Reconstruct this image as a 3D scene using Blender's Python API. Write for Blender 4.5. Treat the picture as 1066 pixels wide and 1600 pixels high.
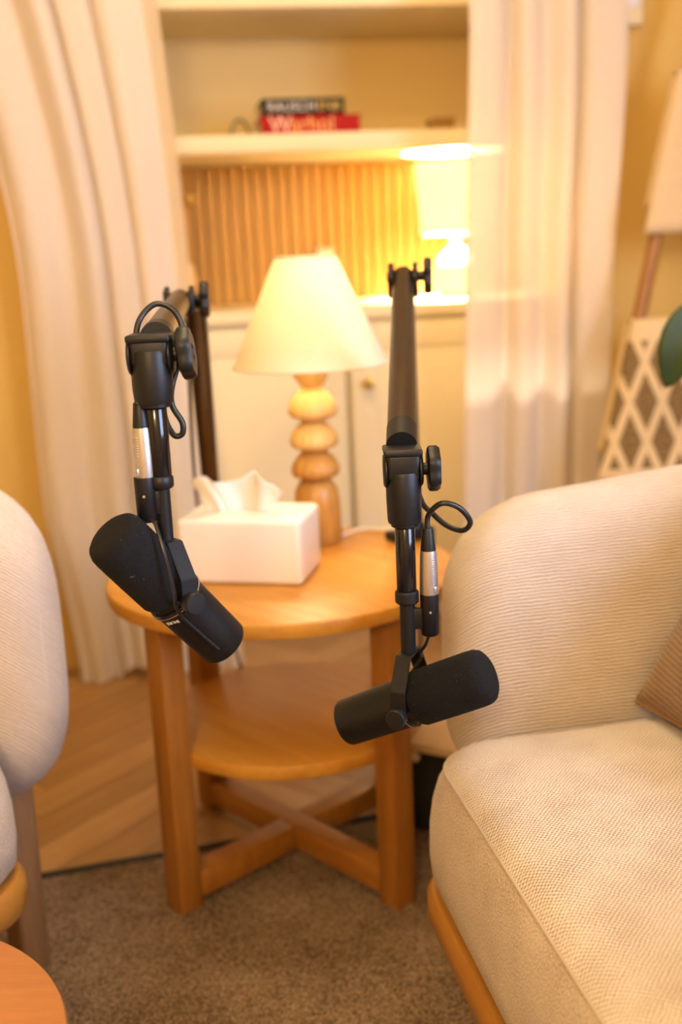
import bpy, bmesh, math, random
from mathutils import Vector as V, Matrix as M
for o in list(bpy.data.objects): bpy.data.objects.remove(o)
random.seed(4)
S = bpy.context.scene
C = S.collection
PI = math.pi

# ------------------------------------------------------------------ camera
TILT, ROLL, CAMH = 0.2304, 0.0443, 1.05
F = V((0, math.cos(TILT), -math.sin(TILT)))
U0 = V((0, math.sin(TILT), math.cos(TILT)))
R = V((1, 0, 0)) * math.cos(ROLL) - U0 * math.sin(ROLL)
U = V((1, 0, 0)) * math.sin(ROLL) + U0 * math.cos(ROLL)
cd = bpy.data.cameras.new('camera')
cam = bpy.data.objects.new('camera', cd); C.objects.link(cam)
cam.matrix_world = M(((R.x, U.x, -F.x, 0), (R.y, U.y, -F.y, 0), (R.z, U.z, -F.z, CAMH), (0, 0, 0, 1)))
cd.sensor_fit = 'VERTICAL'; cd.sensor_height = 36; cd.sensor_width = 24
cd.lens = 1740 / 1600 * 36
cd.dof.use_dof = True; cd.dof.focus_distance = 1.17; cd.dof.aperture_fstop = 2.5
cd.clip_start = 0.02
S.camera = cam

# ------------------------------------------------------------------ world, window daylight, added warm fill lights
w = bpy.data.worlds.new('world'); S.world = w; w.use_nodes = True
bg = w.node_tree.nodes['Background']
bg.inputs[0].default_value = (0.55, 0.68, 1.0, 1); bg.inputs[1].default_value = 0.6

def area(name, loc, target, sx, sy, power, col, shape='RECTANGLE'):
    l = bpy.data.lights.new(name, 'AREA'); l.shape = shape; l.size = sx; l.size_y = sy
    l.energy = power; l.color = col
    o = bpy.data.objects.new(name, l); C.objects.link(o); o.location = loc
    o.rotation_euler = (V(target) - V(loc)).to_track_quat('-Z', 'Y').to_euler()
    return o
area('window_daylight', (1.86, -0.15, 1.45), (-1.0, 0.35, 0.9), 1.3, 1.3, 78, (0.56, 0.69, 1.0))
area('ceiling_fill', (-0.15, 0.75, 2.42), (-0.15, 0.75, 0), 0.5, 0.5, 6, (1.0, 0.76, 0.42), 'DISK')  # unseen overhead fill, added for warm room light, no fixture
area('back_fill', (0.0, 1.75, 2.42), (0.0, 2.0, 0), 0.4, 0.4, 13, (1.0, 0.76, 0.42), 'DISK')  # added fill without fixture, brightens the curtains and niche
pl_ = bpy.data.lights.new('room_fill', 'POINT'); pl_.energy = 74; pl_.color = (1.0, 0.80, 0.52); pl_.shadow_soft_size = 0.16  # unseen point fill behind the camera, added to light the niche from the front
po_ = bpy.data.objects.new('room_fill', pl_); C.objects.link(po_); po_.location = (-0.30, -1.25, 1.85)
S.view_settings.view_transform = 'Standard'
S.view_settings.look = 'None'
S.view_settings.gamma = 1.0
S.view_settings.use_curve_mapping = False
S.view_settings.exposure = 0.38

# ------------------------------------------------------------------ materials
MATS = {}
def new_mat(name):
    m = bpy.data.materials.new(name); m.use_nodes = True
    nt = m.node_tree; b = nt.nodes['Principled BSDF']; MATS[name] = m
    return m, nt, b
def nd(nt, t, **kw):
    n = nt.nodes.new(t)
    for k, v in kw.items(): setattr(n, k, v)
    return n
def ramp(nt, fac, cols):
    r = nd(nt, 'ShaderNodeValToRGB'); e = r.color_ramp.elements
    while len(e) < len(cols): e.new(0.5)
    for i, (p, c) in enumerate(cols): e[i].position = p; e[i].color = (*c, 1)
    nt.links.new(fac, r.inputs[0]); return r.outputs[0]
def math_(nt, op, a, b=None):
    n = nd(nt, 'ShaderNodeMath', operation=op)
    for i, v in enumerate((a, b)):
        if v is None: continue
        if isinstance(v, (int, float)): n.inputs[i].default_value = v
        else: nt.links.new(v, n.inputs[i])
    return n.outputs[0]
def coords(nt, kind='Object', scale=(1, 1, 1), rot=(0, 0, 0)):
    tc = nd(nt, 'ShaderNodeTexCoord'); mp = nd(nt, 'ShaderNodeMapping')
    mp.inputs['Scale'].default_value = scale; mp.inputs['Rotation'].default_value = rot
    nt.links.new(tc.outputs[kind], mp.inputs[0]); return mp.outputs[0]
def noise(nt, vec, scale, detail=3, rough=0.55):
    n = nd(nt, 'ShaderNodeTexNoise'); n.inputs['Scale'].default_value = scale
    n.inputs['Detail'].default_value = detail; n.inputs['Roughness'].default_value = rough
    nt.links.new(vec, n.inputs['Vector']); return n.outputs[0]
def bump(nt, b, h, strength, dist=0.002):
    n = nd(nt, 'ShaderNodeBump'); n.inputs['Strength'].default_value = strength; n.inputs['Distance'].default_value = dist
    nt.links.new(h, n.inputs['Height']); nt.links.new(n.outputs[0], b.inputs['Normal'])
def plain(name, col, rough=0.5, metal=0.0, var=0.06, nscale=30, bs=0.0, bscale=200, bd=0.001, sheen=0.0, spec=0.5):
    m, nt, b = new_mat(name)
    v = coords(nt)
    lo = [max(0, c * (1 - var)) for c in col]; hi = [min(1, c * (1 + var)) for c in col]
    nt.links.new(ramp(nt, noise(nt, v, nscale), [(0.3, lo), (0.7, hi)]), b.inputs['Base Color'])
    b.inputs['Roughness'].default_value = rough; b.inputs['Metallic'].default_value = metal
    b.inputs['Specular IOR Level'].default_value = spec
    if sheen: b.inputs['Sheen Weight'].default_value = sheen
    if bs: bump(nt, b, noise(nt, v, bscale, 2), bs, bd)
    return m
def wood(name, dark, light, axis='z', rough=0.42, scale=1.0):
    m, nt, b = new_mat(name)
    st = {'x': (1.2, 14, 14), 'y': (14, 1.2, 14), 'z': (14, 14, 1.2)}[axis]
    v = coords(nt, 'Object', tuple(s * scale for s in st))
    n1 = noise(nt, v, 3.0, 6, 0.65)
    fine = coords(nt, 'Object', tuple(s * 9 * scale for s in st))
    n2 = noise(nt, fine, 3.0, 2)
    mix = math_(nt, 'ADD', math_(nt, 'MULTIPLY', n1, 0.75), math_(nt, 'MULTIPLY', n2, 0.25))
    nt.links.new(ramp(nt, mix, [(0.3, dark), (0.68, light)]), b.inputs['Base Color'])
    b.inputs['Roughness'].default_value = rough
    bump(nt, b, n2, 0.12, 0.0006)
    return m
def weave(name, c0, c1, k=900, mottled=True, ratio=1.0, strength=0.9, kind='basket', suw=0.35):
    m, nt, b = new_mat(name)
    tc = nd(nt, 'ShaderNodeTexCoord'); sp = nd(nt, 'ShaderNodeSeparateXYZ')
    wob = nd(nt, 'ShaderNodeTexNoise'); wob.inputs['Scale'].default_value = 60; wob.inputs['Detail'].default_value = 2
    nt.links.new(tc.outputs['UV'], wob.inputs['Vector'])
    mx = nd(nt, 'ShaderNodeMixRGB', blend_type='LINEAR_LIGHT'); mx.inputs[0].default_value = 0.0022
    nt.links.new(tc.outputs['UV'], mx.inputs[1]); nt.links.new(wob.outputs['Color'], mx.inputs[2])
    nt.links.new(mx.outputs[0], sp.inputs[0])
    su = math_(nt, 'SINE', math_(nt, 'MULTIPLY', sp.outputs[0], k))
    sv = math_(nt, 'SINE', math_(nt, 'MULTIPLY', sp.outputs[1], k * ratio))
    if kind == 'basket': h = math_(nt, 'MULTIPLY', su, sv)
    elif kind == 'fuzz':
        fz = nd(nt, 'ShaderNodeTexNoise'); fz.inputs['Scale'].default_value = 400; fz.inputs['Detail'].default_value = 3
        nt.links.new(tc.outputs['UV'], fz.inputs['Vector']); h = math_(nt, 'MULTIPLY', math_(nt, 'SUBTRACT', fz.outputs[0], 0.5), 3.0)
    else: h = math_(nt, 'ADD', math_(nt, 'MULTIPLY', su, suw), math_(nt, 'MULTIPLY', sv, 1 - suw))
    h = math_(nt, 'ADD', math_(nt, 'MULTIPLY', h, 0.5), 0.5)
    fib = nd(nt, 'ShaderNodeTexNoise'); fib.inputs['Scale'].default_value = 420; fib.inputs['Detail'].default_value = 3
    nt.links.new(tc.outputs['UV'], fib.inputs['Vector'])
    blot = nd(nt, 'ShaderNodeTexNoise'); blot.inputs['Scale'].default_value = 16; blot.inputs['Detail'].default_value = 4
    nt.links.new(tc.outputs['UV'], blot.inputs['Vector'])
    fac = math_(nt, 'ADD', math_(nt, 'MULTIPLY', h, 0.5), math_(nt, 'ADD', math_(nt, 'MULTIPLY', fib.outputs[0], 0.35), math_(nt, 'MULTIPLY', blot.outputs[0], 0.3)))
    nt.links.new(ramp(nt, fac, [(0.32, c0), (0.70, c1)]), b.inputs['Base Color'])
    b.inputs['Roughness'].default_value = 0.95; b.inputs['Sheen Weight'].default_value = 0.25
    b.inputs['Specular IOR Level'].default_value = 0.1
    bump(nt, b, math_(nt, 'ADD', math_(nt, 'MULTIPLY', h, 0.7), math_(nt, 'MULTIPLY', fib.outputs[0], 0.5)), strength, 0.0016)
    return m
def cloth(name, col, trans=0.45, bs=0.2, sheer=0.0):
    m, nt, b = new_mat(name)
    v = coords(nt, 'Object', (1, 1, 0.6))
    cc = ramp(nt, noise(nt, v, 260, 2), [(0.3, [c * 0.94 for c in col]), (0.7, col)])
    nt.links.new(cc, b.inputs['Base Color']); b.inputs['Roughness'].default_value = 0.95
    b.inputs['Specular IOR Level'].default_value = 0.1
    t = nd(nt, 'ShaderNodeBsdfTranslucent'); nt.links.new(cc, t.inputs[0])
    mx = nd(nt, 'ShaderNodeMixShader'); mx.inputs[0].default_value = trans
    nt.links.new(b.outputs[0], mx.inputs[1]); nt.links.new(t.outputs[0], mx.inputs[2])
    if sheer:
        tr = nd(nt, 'ShaderNodeBsdfTransparent'); m2 = nd(nt, 'ShaderNodeMixShader'); m2.inputs[0].default_value = sheer
        nt.links.new(mx.outputs[0], m2.inputs[1]); nt.links.new(tr.outputs[0], m2.inputs[2]); mx = m2
    nt.links.new(mx.outputs[0], nt.nodes['Material Output'].inputs[0])
    if bs: bump(nt, b, noise(nt, v, 500, 2), bs, 0.0008)
    return m
def emit(name, col, strength):
    m, nt, b = new_mat(name)
    b.inputs['Base Color'].default_value = (*col, 1)
    b.inputs['Emission Color'].default_value = (*col, 1); b.inputs['Emission Strength'].default_value = strength
    return m

OAK_D, OAK_L = (0.23, 0.080, 0.009), (0.37, 0.150, 0.022)
oak_top = wood('oak_top', (0.42, 0.168, 0.017), (0.57, 0.268, 0.035), 'x', 0.38)
oak_leg = wood('oak_leg', OAK_D, OAK_L, 'z', 0.42)
orange_wood = wood('orange_wood', (0.33, 0.112, 0.022), (0.45, 0.175, 0.040), 'x', 0.4)
oak_bar = wood('oak_bar', OAK_D, OAK_L, 'x', 0.42)
lampwood = wood('lamp_wood', (0.34, 0.15, 0.028), (0.60, 0.32, 0.075), 'z', 0.35, 1.3)
lampwood_pale = wood('lamp_wood_pale', (0.60, 0.36, 0.10), (0.78, 0.53, 0.2), 'z', 0.4, 1.3)
walnut_leg = wood('chair_wood', (0.24, 0.13, 0.055), (0.42, 0.25, 0.115), 'z', 0.5)
rail_wood = wood('rail_wood', (0.34, 0.145, 0.022), (0.47, 0.22, 0.042), 'x', 0.4)
rack_wood = wood('rack_wood', (0.22, 0.085, 0.012), (0.40, 0.17, 0.03), 'z', 0.45)
slat_wood = wood('slat_wood', (0.50, 0.26, 0.050), (0.62, 0.35, 0.08), 'z', 0.6)
pale_wood = wood('pale_wood', (0.76, 0.56, 0.32), (0.86, 0.68, 0.44), 'x', 0.5)
floor_mats = [wood('floor_oak_%d' % i, d, l, 'x', 0.45, 0.8) for i, (d, l) in enumerate([
    ((0.28, 0.145, 0.050), (0.40, 0.225, 0.088)), ((0.225, 0.11, 0.036), (0.34, 0.185, 0.068)), ((0.35, 0.195, 0.075), (0.46, 0.27, 0.112))])]
mustard = plain('mustard_paint', (0.66, 0.45, 0.14), 0.9, var=0.02, nscale=4, spec=0.2)
cream = plain('cream_paint', (0.82, 0.62, 0.27), 0.7, var=0.02, nscale=4, spec=0.3)
white_paint = plain('white_paint', (0.84, 0.71, 0.44), 0.6, var=0.02, nscale=5, spec=0.3)
seat_fab = weave('seat_fabric', (0.31, 0.20, 0.13), (0.71, 0.66, 0.625), 1150, strength=1.0)
seat_side = weave('seat_side_fabric', (0.26, 0.18, 0.12), (0.60, 0.51, 0.42), 1500, kind='fuzz', strength=0.8)
back_fab = weave('back_fabric', (0.37, 0.27, 0.19), (0.68, 0.615, 0.56), 1250, kind='rib', strength=0.75, suw=0.0)
pillow_fab = weave('corduroy', (0.10, 0.042, 0.008), (0.27, 0.13, 0.03), 900, kind='rib', strength=0.8)
curtain_mat = cloth('curtain_linen', (0.84, 0.77, 0.69), 0.36, 0.2, 0.035)
blanket_mat = cloth('blanket_cotton', (0.80, 0.62, 0.38), 0.2)
shade_mat = cloth('linen_shade', (0.86, 0.77, 0.60), 0.20, 0.1)
tissue_mat = cloth('tissue_paper', (0.94, 0.92, 0.89), 0.3, 0.0)
ceramic = plain('white_ceramic', (0.82, 0.76, 0.70), 0.32, var=0.02, nscale=8)
black_metal = plain('black_powder_coat', (0.006, 0.006, 0.007), 0.45, 0.0, spec=0.32, var=0.2, nscale=120, bs=0.1, bscale=900, bd=0.0003)
black_plastic = plain('black_plastic', (0.007, 0.007, 0.008), 0.45, spec=0.36, var=0.15, nscale=200, bs=0.15, bscale=1200, bd=0.0003)
black_gloss = plain('black_gloss', (0.006, 0.006, 0.008), 0.14, 0.0, var=0.1)
bronze_tube = plain('bronze_black_tube', (0.07, 0.048, 0.030), 0.36, 0.85, var=0.1)
silver = plain('nickel', (0.56, 0.54, 0.53), 0.36, 0.9, var=0.05, nscale=300)
brass = plain('brass', (0.62, 0.36, 0.06), 0.3, 1.0, var=0.08)
amber = plain('amber_lacquer', (0.30, 0.14, 0.004), 0.45, var=0.15)
rubber = plain('rubber_cable', (0.010, 0.010, 0.012), 0.38, var=0.2)
black_box = plain('black_case_vinyl', (0.006, 0.006, 0.006), 0.75, var=0.2, bs=0.2)
bookblack = plain('book_black', (0.010, 0.007, 0.005), 0.8, var=0.2, spec=0.15)
bookred = plain('book_red', (0.36, 0.010, 0.005), 0.7, var=0.1, spec=0.2)
paper = plain('paper', (0.76, 0.66, 0.5), 0.9, var=0.08, nscale=300)
ink_white = plain('ink_white', (0.72, 0.66, 0.58), 0.6)
ink_gold = plain('ink_gold', (0.62, 0.40, 0.08), 0.5)
ink_orange = plain('ink_orange', (0.82, 0.40, 0.10), 0.5)
ink_cream = plain('ink_cream', (0.85, 0.55, 0.38), 0.5)
leaf_mat = plain('leaf_green', (0.020, 0.042, 0.004), 0.55, var=0.3, nscale=25)
soil = plain('soil', (0.05, 0.03, 0.018), 0.95, var=0.4, nscale=80)
terracotta = plain('terracotta', (0.42, 0.2, 0.1), 0.8, var=0.1)
greymetal = plain('grey_metal', (0.28, 0.24, 0.19), 0.45, 0.6)
vase_mat = plain('beige_stoneware', (0.66, 0.46, 0.24), 0.6, var=0.1, nscale=20)
glass = plain('window_glass', (0.9, 0.95, 1.0), 0.02); glass.node_tree.nodes['Principled BSDF'].inputs['Transmission Weight'].default_value = 1
bulb_warm = emit('bulb_warm', (1.0, 0.80, 0.54), 150)
bulb_warm2 = emit('bulb_warm_back', (1.0, 0.85, 0.62), 2300)

# windscreen foam with dust specks
foam, nt, b = new_mat('foam_windscreen')
v = coords(nt)
spk = ramp(nt, noise(nt, v, 330, 1, 0.4), [(0.0, (0, 0, 0)), (0.775, (0, 0, 0)), (0.8, (1, 1, 1))])
mixc = nd(nt, 'ShaderNodeMixRGB'); nt.links.new(spk, mixc.inputs[0])
nt.links.new(ramp(nt, noise(nt, v, 900, 2), [(0.3, (0.006, 0.006, 0.007)), (0.75, (0.018, 0.018, 0.020))]), mixc.inputs[1])
mixc.inputs[2].default_value = (0.16, 0.14, 0.11, 1)
nt.links.new(mixc.outputs[0], b.inputs['Base Color'])
b.inputs['Roughness'].default_value = 0.95; b.inputs['Specular IOR Level'].default_value = 0.08; b.inputs['Sheen Weight'].default_value = 0.02
bump(nt, b, noise(nt, v, 1100, 2), 0.9, 0.0009)
# carpet
carpet, nt, b = new_mat('loop_carpet')
v = coords(nt)
n1 = noise(nt, v, 270, 3, 0.7); n2 = noise(nt, v, 7, 3)
fac = math_(nt, 'ADD', math_(nt, 'MULTIPLY', n1, 0.8), math_(nt, 'MULTIPLY', n2, 0.2))
nt.links.new(ramp(nt, fac, [(0.37, (0.08, 0.047, 0.026)), (0.5, (0.24, 0.16, 0.10)), (0.62, (0.50, 0.365, 0.25))]), b.inputs['Base Color'])
b.inputs['Roughness'].default_value = 1.0; b.inputs['Specular IOR Level'].default_value = 0.05
bump(nt, b, n1, 1.0, 0.006)
# diamond textile
diamond, nt, b = new_mat('diamond_weave')
tc = nd(nt, 'ShaderNodeTexCoord'); sp = nd(nt, 'ShaderNodeSeparateXYZ'); nt.links.new(tc.outputs['UV'], sp.inputs[0])
def tri(x): return math_(nt, 'PINGPONG', x, 0.5)
du = tri(math_(nt, 'DIVIDE', sp.outputs[0], 0.078)); dv = tri(math_(nt, 'DIVIDE', sp.outputs[1], 0.196))
d = math_(nt, 'ABSOLUTE', math_(nt, 'SUBTRACT', math_(nt, 'ADD', du, dv), 0.5))
line = math_(nt, 'LESS_THAN', d, 0.13)
edge = math_(nt, 'MAXIMUM', math_(nt, 'LESS_THAN', sp.outputs[1], 0.032), math_(nt, 'GREATER_THAN', sp.outputs[1], 0.345))
fac = math_(nt, 'MAXIMUM', line, edge)
mixd = nd(nt, 'ShaderNodeMixRGB'); nt.links.new(fac, mixd.inputs[0])
fine = nd(nt, 'ShaderNodeTexNoise'); fine.inputs['Scale'].default_value = 160; nt.links.new(tc.outputs['UV'], fine.inputs['Vector'])
nt.links.new(ramp(nt, fine.outputs[0], [(0.35, (0.085, 0.05, 0.014)), (0.65, (0.34, 0.215, 0.085))]), mixd.inputs[1])
mixd.inputs[2].default_value = (0.70, 0.53, 0.30, 1)
nt.links.new(mixd.outputs[0], b.inputs['Base Color']); b.inputs['Roughness'].default_value = 0.95
bump(nt, b, math_(nt, 'ADD', fac, math_(nt, 'MULTIPLY', fine.outputs[0], 0.5)), 0.6, 0.004)

# ------------------------------------------------------------------ mesh helpers
def finish(name, bm, mat, parent=None, smooth=True, angle=40, loc=None, rotz=None):
    me = bpy.data.meshes.new(name); bm.normal_update(); bm.to_mesh(me); bm.free()
    if smooth:
        for p in me.polygons: p.use_smooth = True
        me.set_sharp_from_angle(angle=math.radians(angle))
    for m in (mat if isinstance(mat, (list, tuple)) else [mat]): me.materials.append(m)
    o = bpy.data.objects.new(name, me); C.objects.link(o)
    if parent: o.parent = parent
    if loc is not None: o.location = loc
    if rotz is not None: o.rotation_euler = (0, 0, rotz)
    return o
def tag(o, label, cat, group=None):
    o['label'] = label; o['category'] = cat
    if group: o['group'] = group
    return o
def thing(name, label, cat, loc=(0, 0, 0), rotz=0, group=None):
    o = bpy.data.objects.new(name, None); C.objects.link(o); o.empty_display_size = 0.05
    o.location = loc; o.rotation_euler = (0, 0, rotz)
    return tag(o, label, cat, group)
def struct(o): o['kind'] = 'structure'; return o
def BM(): return bmesh.new()
def box(bm, c, s, bev=0.0, seg=2, mat=None):
    g = bmesh.ops.create_cube(bm, size=1.0)
    vs = g['verts']
    for q in vs: q.co = V((q.co.x * s[0], q.co.y * s[1], q.co.z * s[2]))
    if bev:
        es = list({e for q in vs for e in q.link_edges})
        r = bmesh.ops.bevel(bm, geom=es, offset=bev, segments=seg, affect='EDGES', profile=0.5)
        vs = list({q for f in r['faces'] for q in f.verts} | {q for q in vs if q.is_valid})
    for q in vs:
        q.co = (mat @ q.co if mat else q.co) + V(c)
    return bm
def lathe(bm, prof, seg=32, mat=None, flute=None):
    mat = mat or M.Identity(4); rings = []
    for r, z in prof:
        if r < 1e-6: rings.append([bm.verts.new(mat @ V((0, 0, z)))])
        else:
            ring = []
            for i in range(seg):
                a = 2 * PI * i / seg
                rr = r * (1 + (flute[1] * math.cos(flute[0] * a) if flute else 0))
                ring.append(bm.verts.new(mat @ V((rr * math.cos(a), rr * math.sin(a), z))))
            rings.append(ring)
    for a, b_ in zip(rings, rings[1:]):
        for i in range(seg):
            j = (i + 1) % seg
            if len(a) == 1 and len(b_) == 1: continue
            if len(a) == 1: bm.faces.new((a[0], b_[j], b_[i]))
            elif len(b_) == 1: bm.faces.new((a[i], a[j], b_[0]))
            else: bm.faces.new((a[i], a[j], b_[j], b_[i]))
    bmesh.ops.recalc_face_normals(bm, faces=bm.faces[:])
    return bm
def frame(o, z, x=None):
    z = V(z).normalized()
    x = V(x) if x is not None else (V((1, 0, 0)) if abs(z.x) < 0.8 else V((0, 1, 0)))
    x = (x - z * x.dot(z)).normalized(); y = z.cross(x)
    return M(((x.x, y.x, z.x, o[0]), (x.y, y.y, z.y, o[1]), (x.z, y.z, z.z, o[2]), (0, 0, 0, 1)))
def catmull(pts, n=8):
    P = [V(p) for p in pts]; P = [P[0] * 2 - P[1]] + P + [P[-1] * 2 - P[-2]]; out = []
    for i in range(1, len(P) - 2):
        for k in range(n):
            t = k / n; a, b_, c, d_ = P[i - 1], P[i], P[i + 1], P[i + 2]
            out.append(0.5 * ((2 * b_) + (c - a) * t + (2 * a - 5 * b_ + 4 * c - d_) * t * t + (-a + 3 * b_ - 3 * c + d_) * t ** 3))
    out.append(P[-2]); return out
def tube(bm, pts, rad, seg=12, cap=True):
    pts = [V(p) for p in pts]; n = len(pts)
    rads = rad if isinstance(rad, (list, tuple)) else [rad] * n
    t0 = (pts[1] - pts[0]).normalized()
    nrm = t0.orthogonal().normalized(); rings = []
    for i, p in enumerate(pts):
        t = (pts[min(i + 1, n - 1)] - pts[max(i - 1, 0)]).normalized()
        nrm = (nrm - t * nrm.dot(t)).normalized(); bi = t.cross(nrm)
        rings.append([bm.verts.new(p + (nrm * math.cos(2 * PI * k / seg) + bi * math.sin(2 * PI * k / seg)) * rads[i]) for k in range(seg)])
    for a, b_ in zip(rings, rings[1:]):
        for k in range(seg):
            bm.faces.new((a[k], a[(k + 1) % seg], b_[(k + 1) % seg], b_[k]))
    if cap:
        bm.faces.new(rings[0][::-1]); bm.faces.new(rings[-1])
    bmesh.ops.recalc_face_normals(bm, faces=bm.faces[:])
    return bm
def rrect(hx, hy, r, per=8, side=6):
    out = []; r = max(r, 0.002)
    for cx, cy, a0 in ((hx - r, hy - r, 0), (-hx + r, hy - r, 90), (-hx + r, -hy + r, 180), (hx - r, -hy + r, 270)):
        for i in range(per + 1):
            a = math.radians(a0 + 90 * i / per); out.append((cx + r * math.cos(a), cy + r * math.sin(a)))
    pts = []
    m = per + 1
    for q in range(4):
        seg = out[q * m:(q + 1) * m]; pts += seg
        e0, e1 = seg[-1], out[((q + 1) % 4) * m]
        for k in range(1, side): pts.append((e0[0] + (e1[0] - e0[0]) * k / side, e0[1] + (e1[1] - e0[1]) * k / side))
    return pts
def text_obj(name, s, size, mat, parent, mtx, extrude=0.0003):
    cu = bpy.data.curves.new(name, 'FONT'); cu.body = s; cu.size = size; cu.extrude = extrude
    cu.align_x = 'LEFT'; cu.align_y = 'CENTER'
    tmp = bpy.data.objects.new('tmp', cu); C.objects.link(tmp)
    dg = bpy.context.evaluated_depsgraph_get(); me = bpy.data.meshes.new_from_object(tmp.evaluated_get(dg))
    bpy.data.objects.remove(tmp); me.name = name; me.materials.clear(); me.materials.append(mat)
    me.transform(mtx)
    o = bpy.data.objects.new(name, me); C.objects.link(o); o.parent = parent
    return o
def copy_tree(o, parent=None):
    c = o.copy(); C.objects.link(c); c.parent = parent
    for ch in list(o.children): copy_tree(ch, c)
    return c

# ------------------------------------------------------------------ wall frame (the niche wall is turned a little)
YAW = math.radians(8)
def W(x, y, z=0.0):
    y -= 3.0
    return V((x * math.cos(YAW) - y * math.sin(YAW), 3.0 + x * math.sin(YAW) + y * math.cos(YAW), z))
def wbox(name, x0, x1, y0, y1, z0, z1, mat, parent=None, bev=0.0):
    """box in wall-frame coordinates; origin at its base centre"""
    bm = BM(); box(bm, (0, 0, (z1 - z0) / 2), (x1 - x0, y1 - y0, z1 - z0), bev)
    loc = W((x0 + x1) / 2, (y0 + y1) / 2, z0)
    if parent is not None:
        o = finish(name, bm, mat, parent); 
        o.location = M.Rotation(-parent.rotation_euler.z, 3, 'Z') @ (loc - parent.location); o.rotation_euler = (0, 0, YAW - parent.rotation_euler.z)
        return o
    return finish(name, bm, mat, None, loc=loc, rotz=YAW)

# ------------------------------------------------------------------ room shell
RX0, RX1, RY0, H = -2.0, 1.95, -1.5, 2.5
bm = BM(); box(bm, (0, 1.2, -0.053), (4.6, 5.9, 0.1)); floor = struct(finish('floor', bm, floor_mats[0], smooth=False))
bm = BM(); box(bm, (0, 1.2, H + 0.05), (4.6, 5.9, 0.1)); struct(finish('ceiling', bm, white_paint, smooth=False))
bm = BM(); box(bm, (RX0 - 0.05, 1.0, H / 2), (0.1, 5.2, H)); struct(finish('wall_left', bm, mustard, smooth=False))
bm = BM(); box(bm, (0, RY0 - 0.05, H / 2), (4.4, 0.1, H)); struct(finish('wall_front', bm, mustard, smooth=False))
bm = BM()   # right wall with the window opening
box(bm, (RX1 + 0.05, (RY0 - 0.85) / 2 , H / 2), (0.1, abs(-0.85 - RY0), H))
box(bm, (RX1 + 0.05, (0.55 + 3.8) / 2, H / 2), (0.1, 3.8 - 0.55, H))
box(bm, (RX1 + 0.05, -0.15, 0.375), (0.1, 1.4, 0.75)); box(bm, (RX1 + 0.05, -0.15, (2.15 + H) / 2), (0.1, 1.4, H - 2.15))
struct(finish('wall_right', bm, mustard, smooth=False))
win = bpy.data.objects.new('window_1', None); C.objects.link(win); win.location = (RX1 + 0.05, -0.15, 0.75); struct(win)
bm = BM()
for y in (-0.67, 0, 0.67): box(bm, (0, y, 0.7), (0.06, 0.05, 1.4), 0.004)
for z in (0.025, 1.375): box(bm, (0, 0, z), (0.06, 1.4, 0.05), 0.004)
finish('window_frame', bm, white_paint, win)
for y in (-0.335, 0.335):
    bm = BM(); box(bm, (0.0, y, 0.7), (0.006, 0.62, 1.3)); finish('pane', bm, glass, win, smooth=False)
# back wall: two mustard piers with the niche between them
struct(wbox('wall_back_left', -2.2, -0.62, 2.90, 3.56, 0, H, mustard))
struct(wbox('wall_back_right', 0.66, 2.2, 2.90, 3.56, 0, H, mustard))
struct(wbox('wall_niche', -0.62, 0.66, 3.46, 3.56, 0, H, cream))
# slatted wood panel at the back of the niche
panel = struct(wbox('trim_1', -0.62, 0.66, 3.448, 3.46, 0.905, 1.305, slat_wood))
slat_me = None
for i in range(36):
    x = -0.602 + i * 0.0352
    if slat_me is None:
        bm = BM(); box(bm, (0, 0, 0.2), (0.0275, 0.016, 0.4), 0.004, 2); s = finish('slat', bm, slat_wood, panel); slat_me = s.data
    else:
        s = bpy.data.objects.new('slat', slat_me); C.objects.link(s); s.parent = panel
    s.location = (x - 0.02, -0.013, 0)
# herringbone planks
PW, N = 0.09, 5
proto = {}
A = math.radians(45 + 8)
ca, sa = math.cos(A), math.sin(A)
def plank(u0, v0, lu, lv):
    cu, cv = (u0 + lu / 2) * PW, (v0 + lv / 2) * PW
    x, y = cu * ca - cv * sa, cu * sa + cv * ca + 2.2
    if not (-1.25 < x < 0.75 and 1.5 < y < 2.98): return
    k = random.randrange(3)
    if k not in proto:
        bm = BM(); box(bm, (0, 0, -0.0015), (N * PW - 0.0022, PW - 0.0022, 0.003 + 0.003), 0.0008, 1)
        o = finish('plank', bm, floor_mats[k], floor); proto[k] = o.data
    else:
        o = bpy.data.objects.new('plank', proto[k]); C.objects.link(o); o.parent = floor
    o.location = (x, y, -0.0015); o.rotation_euler = (0, 0, A + (0 if lu > lv else PI / 2) + random.choice((0, PI)))
for y in range(-30, 31):
    for j in range(-4, 5): plank(y + 2 * N * j, y, N, 1)
for x in range(-30, 31):
    for j in range(-4, 5): plank(x, x - 2 * N + 1 + 2 * N * j, 1, N)

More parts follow.
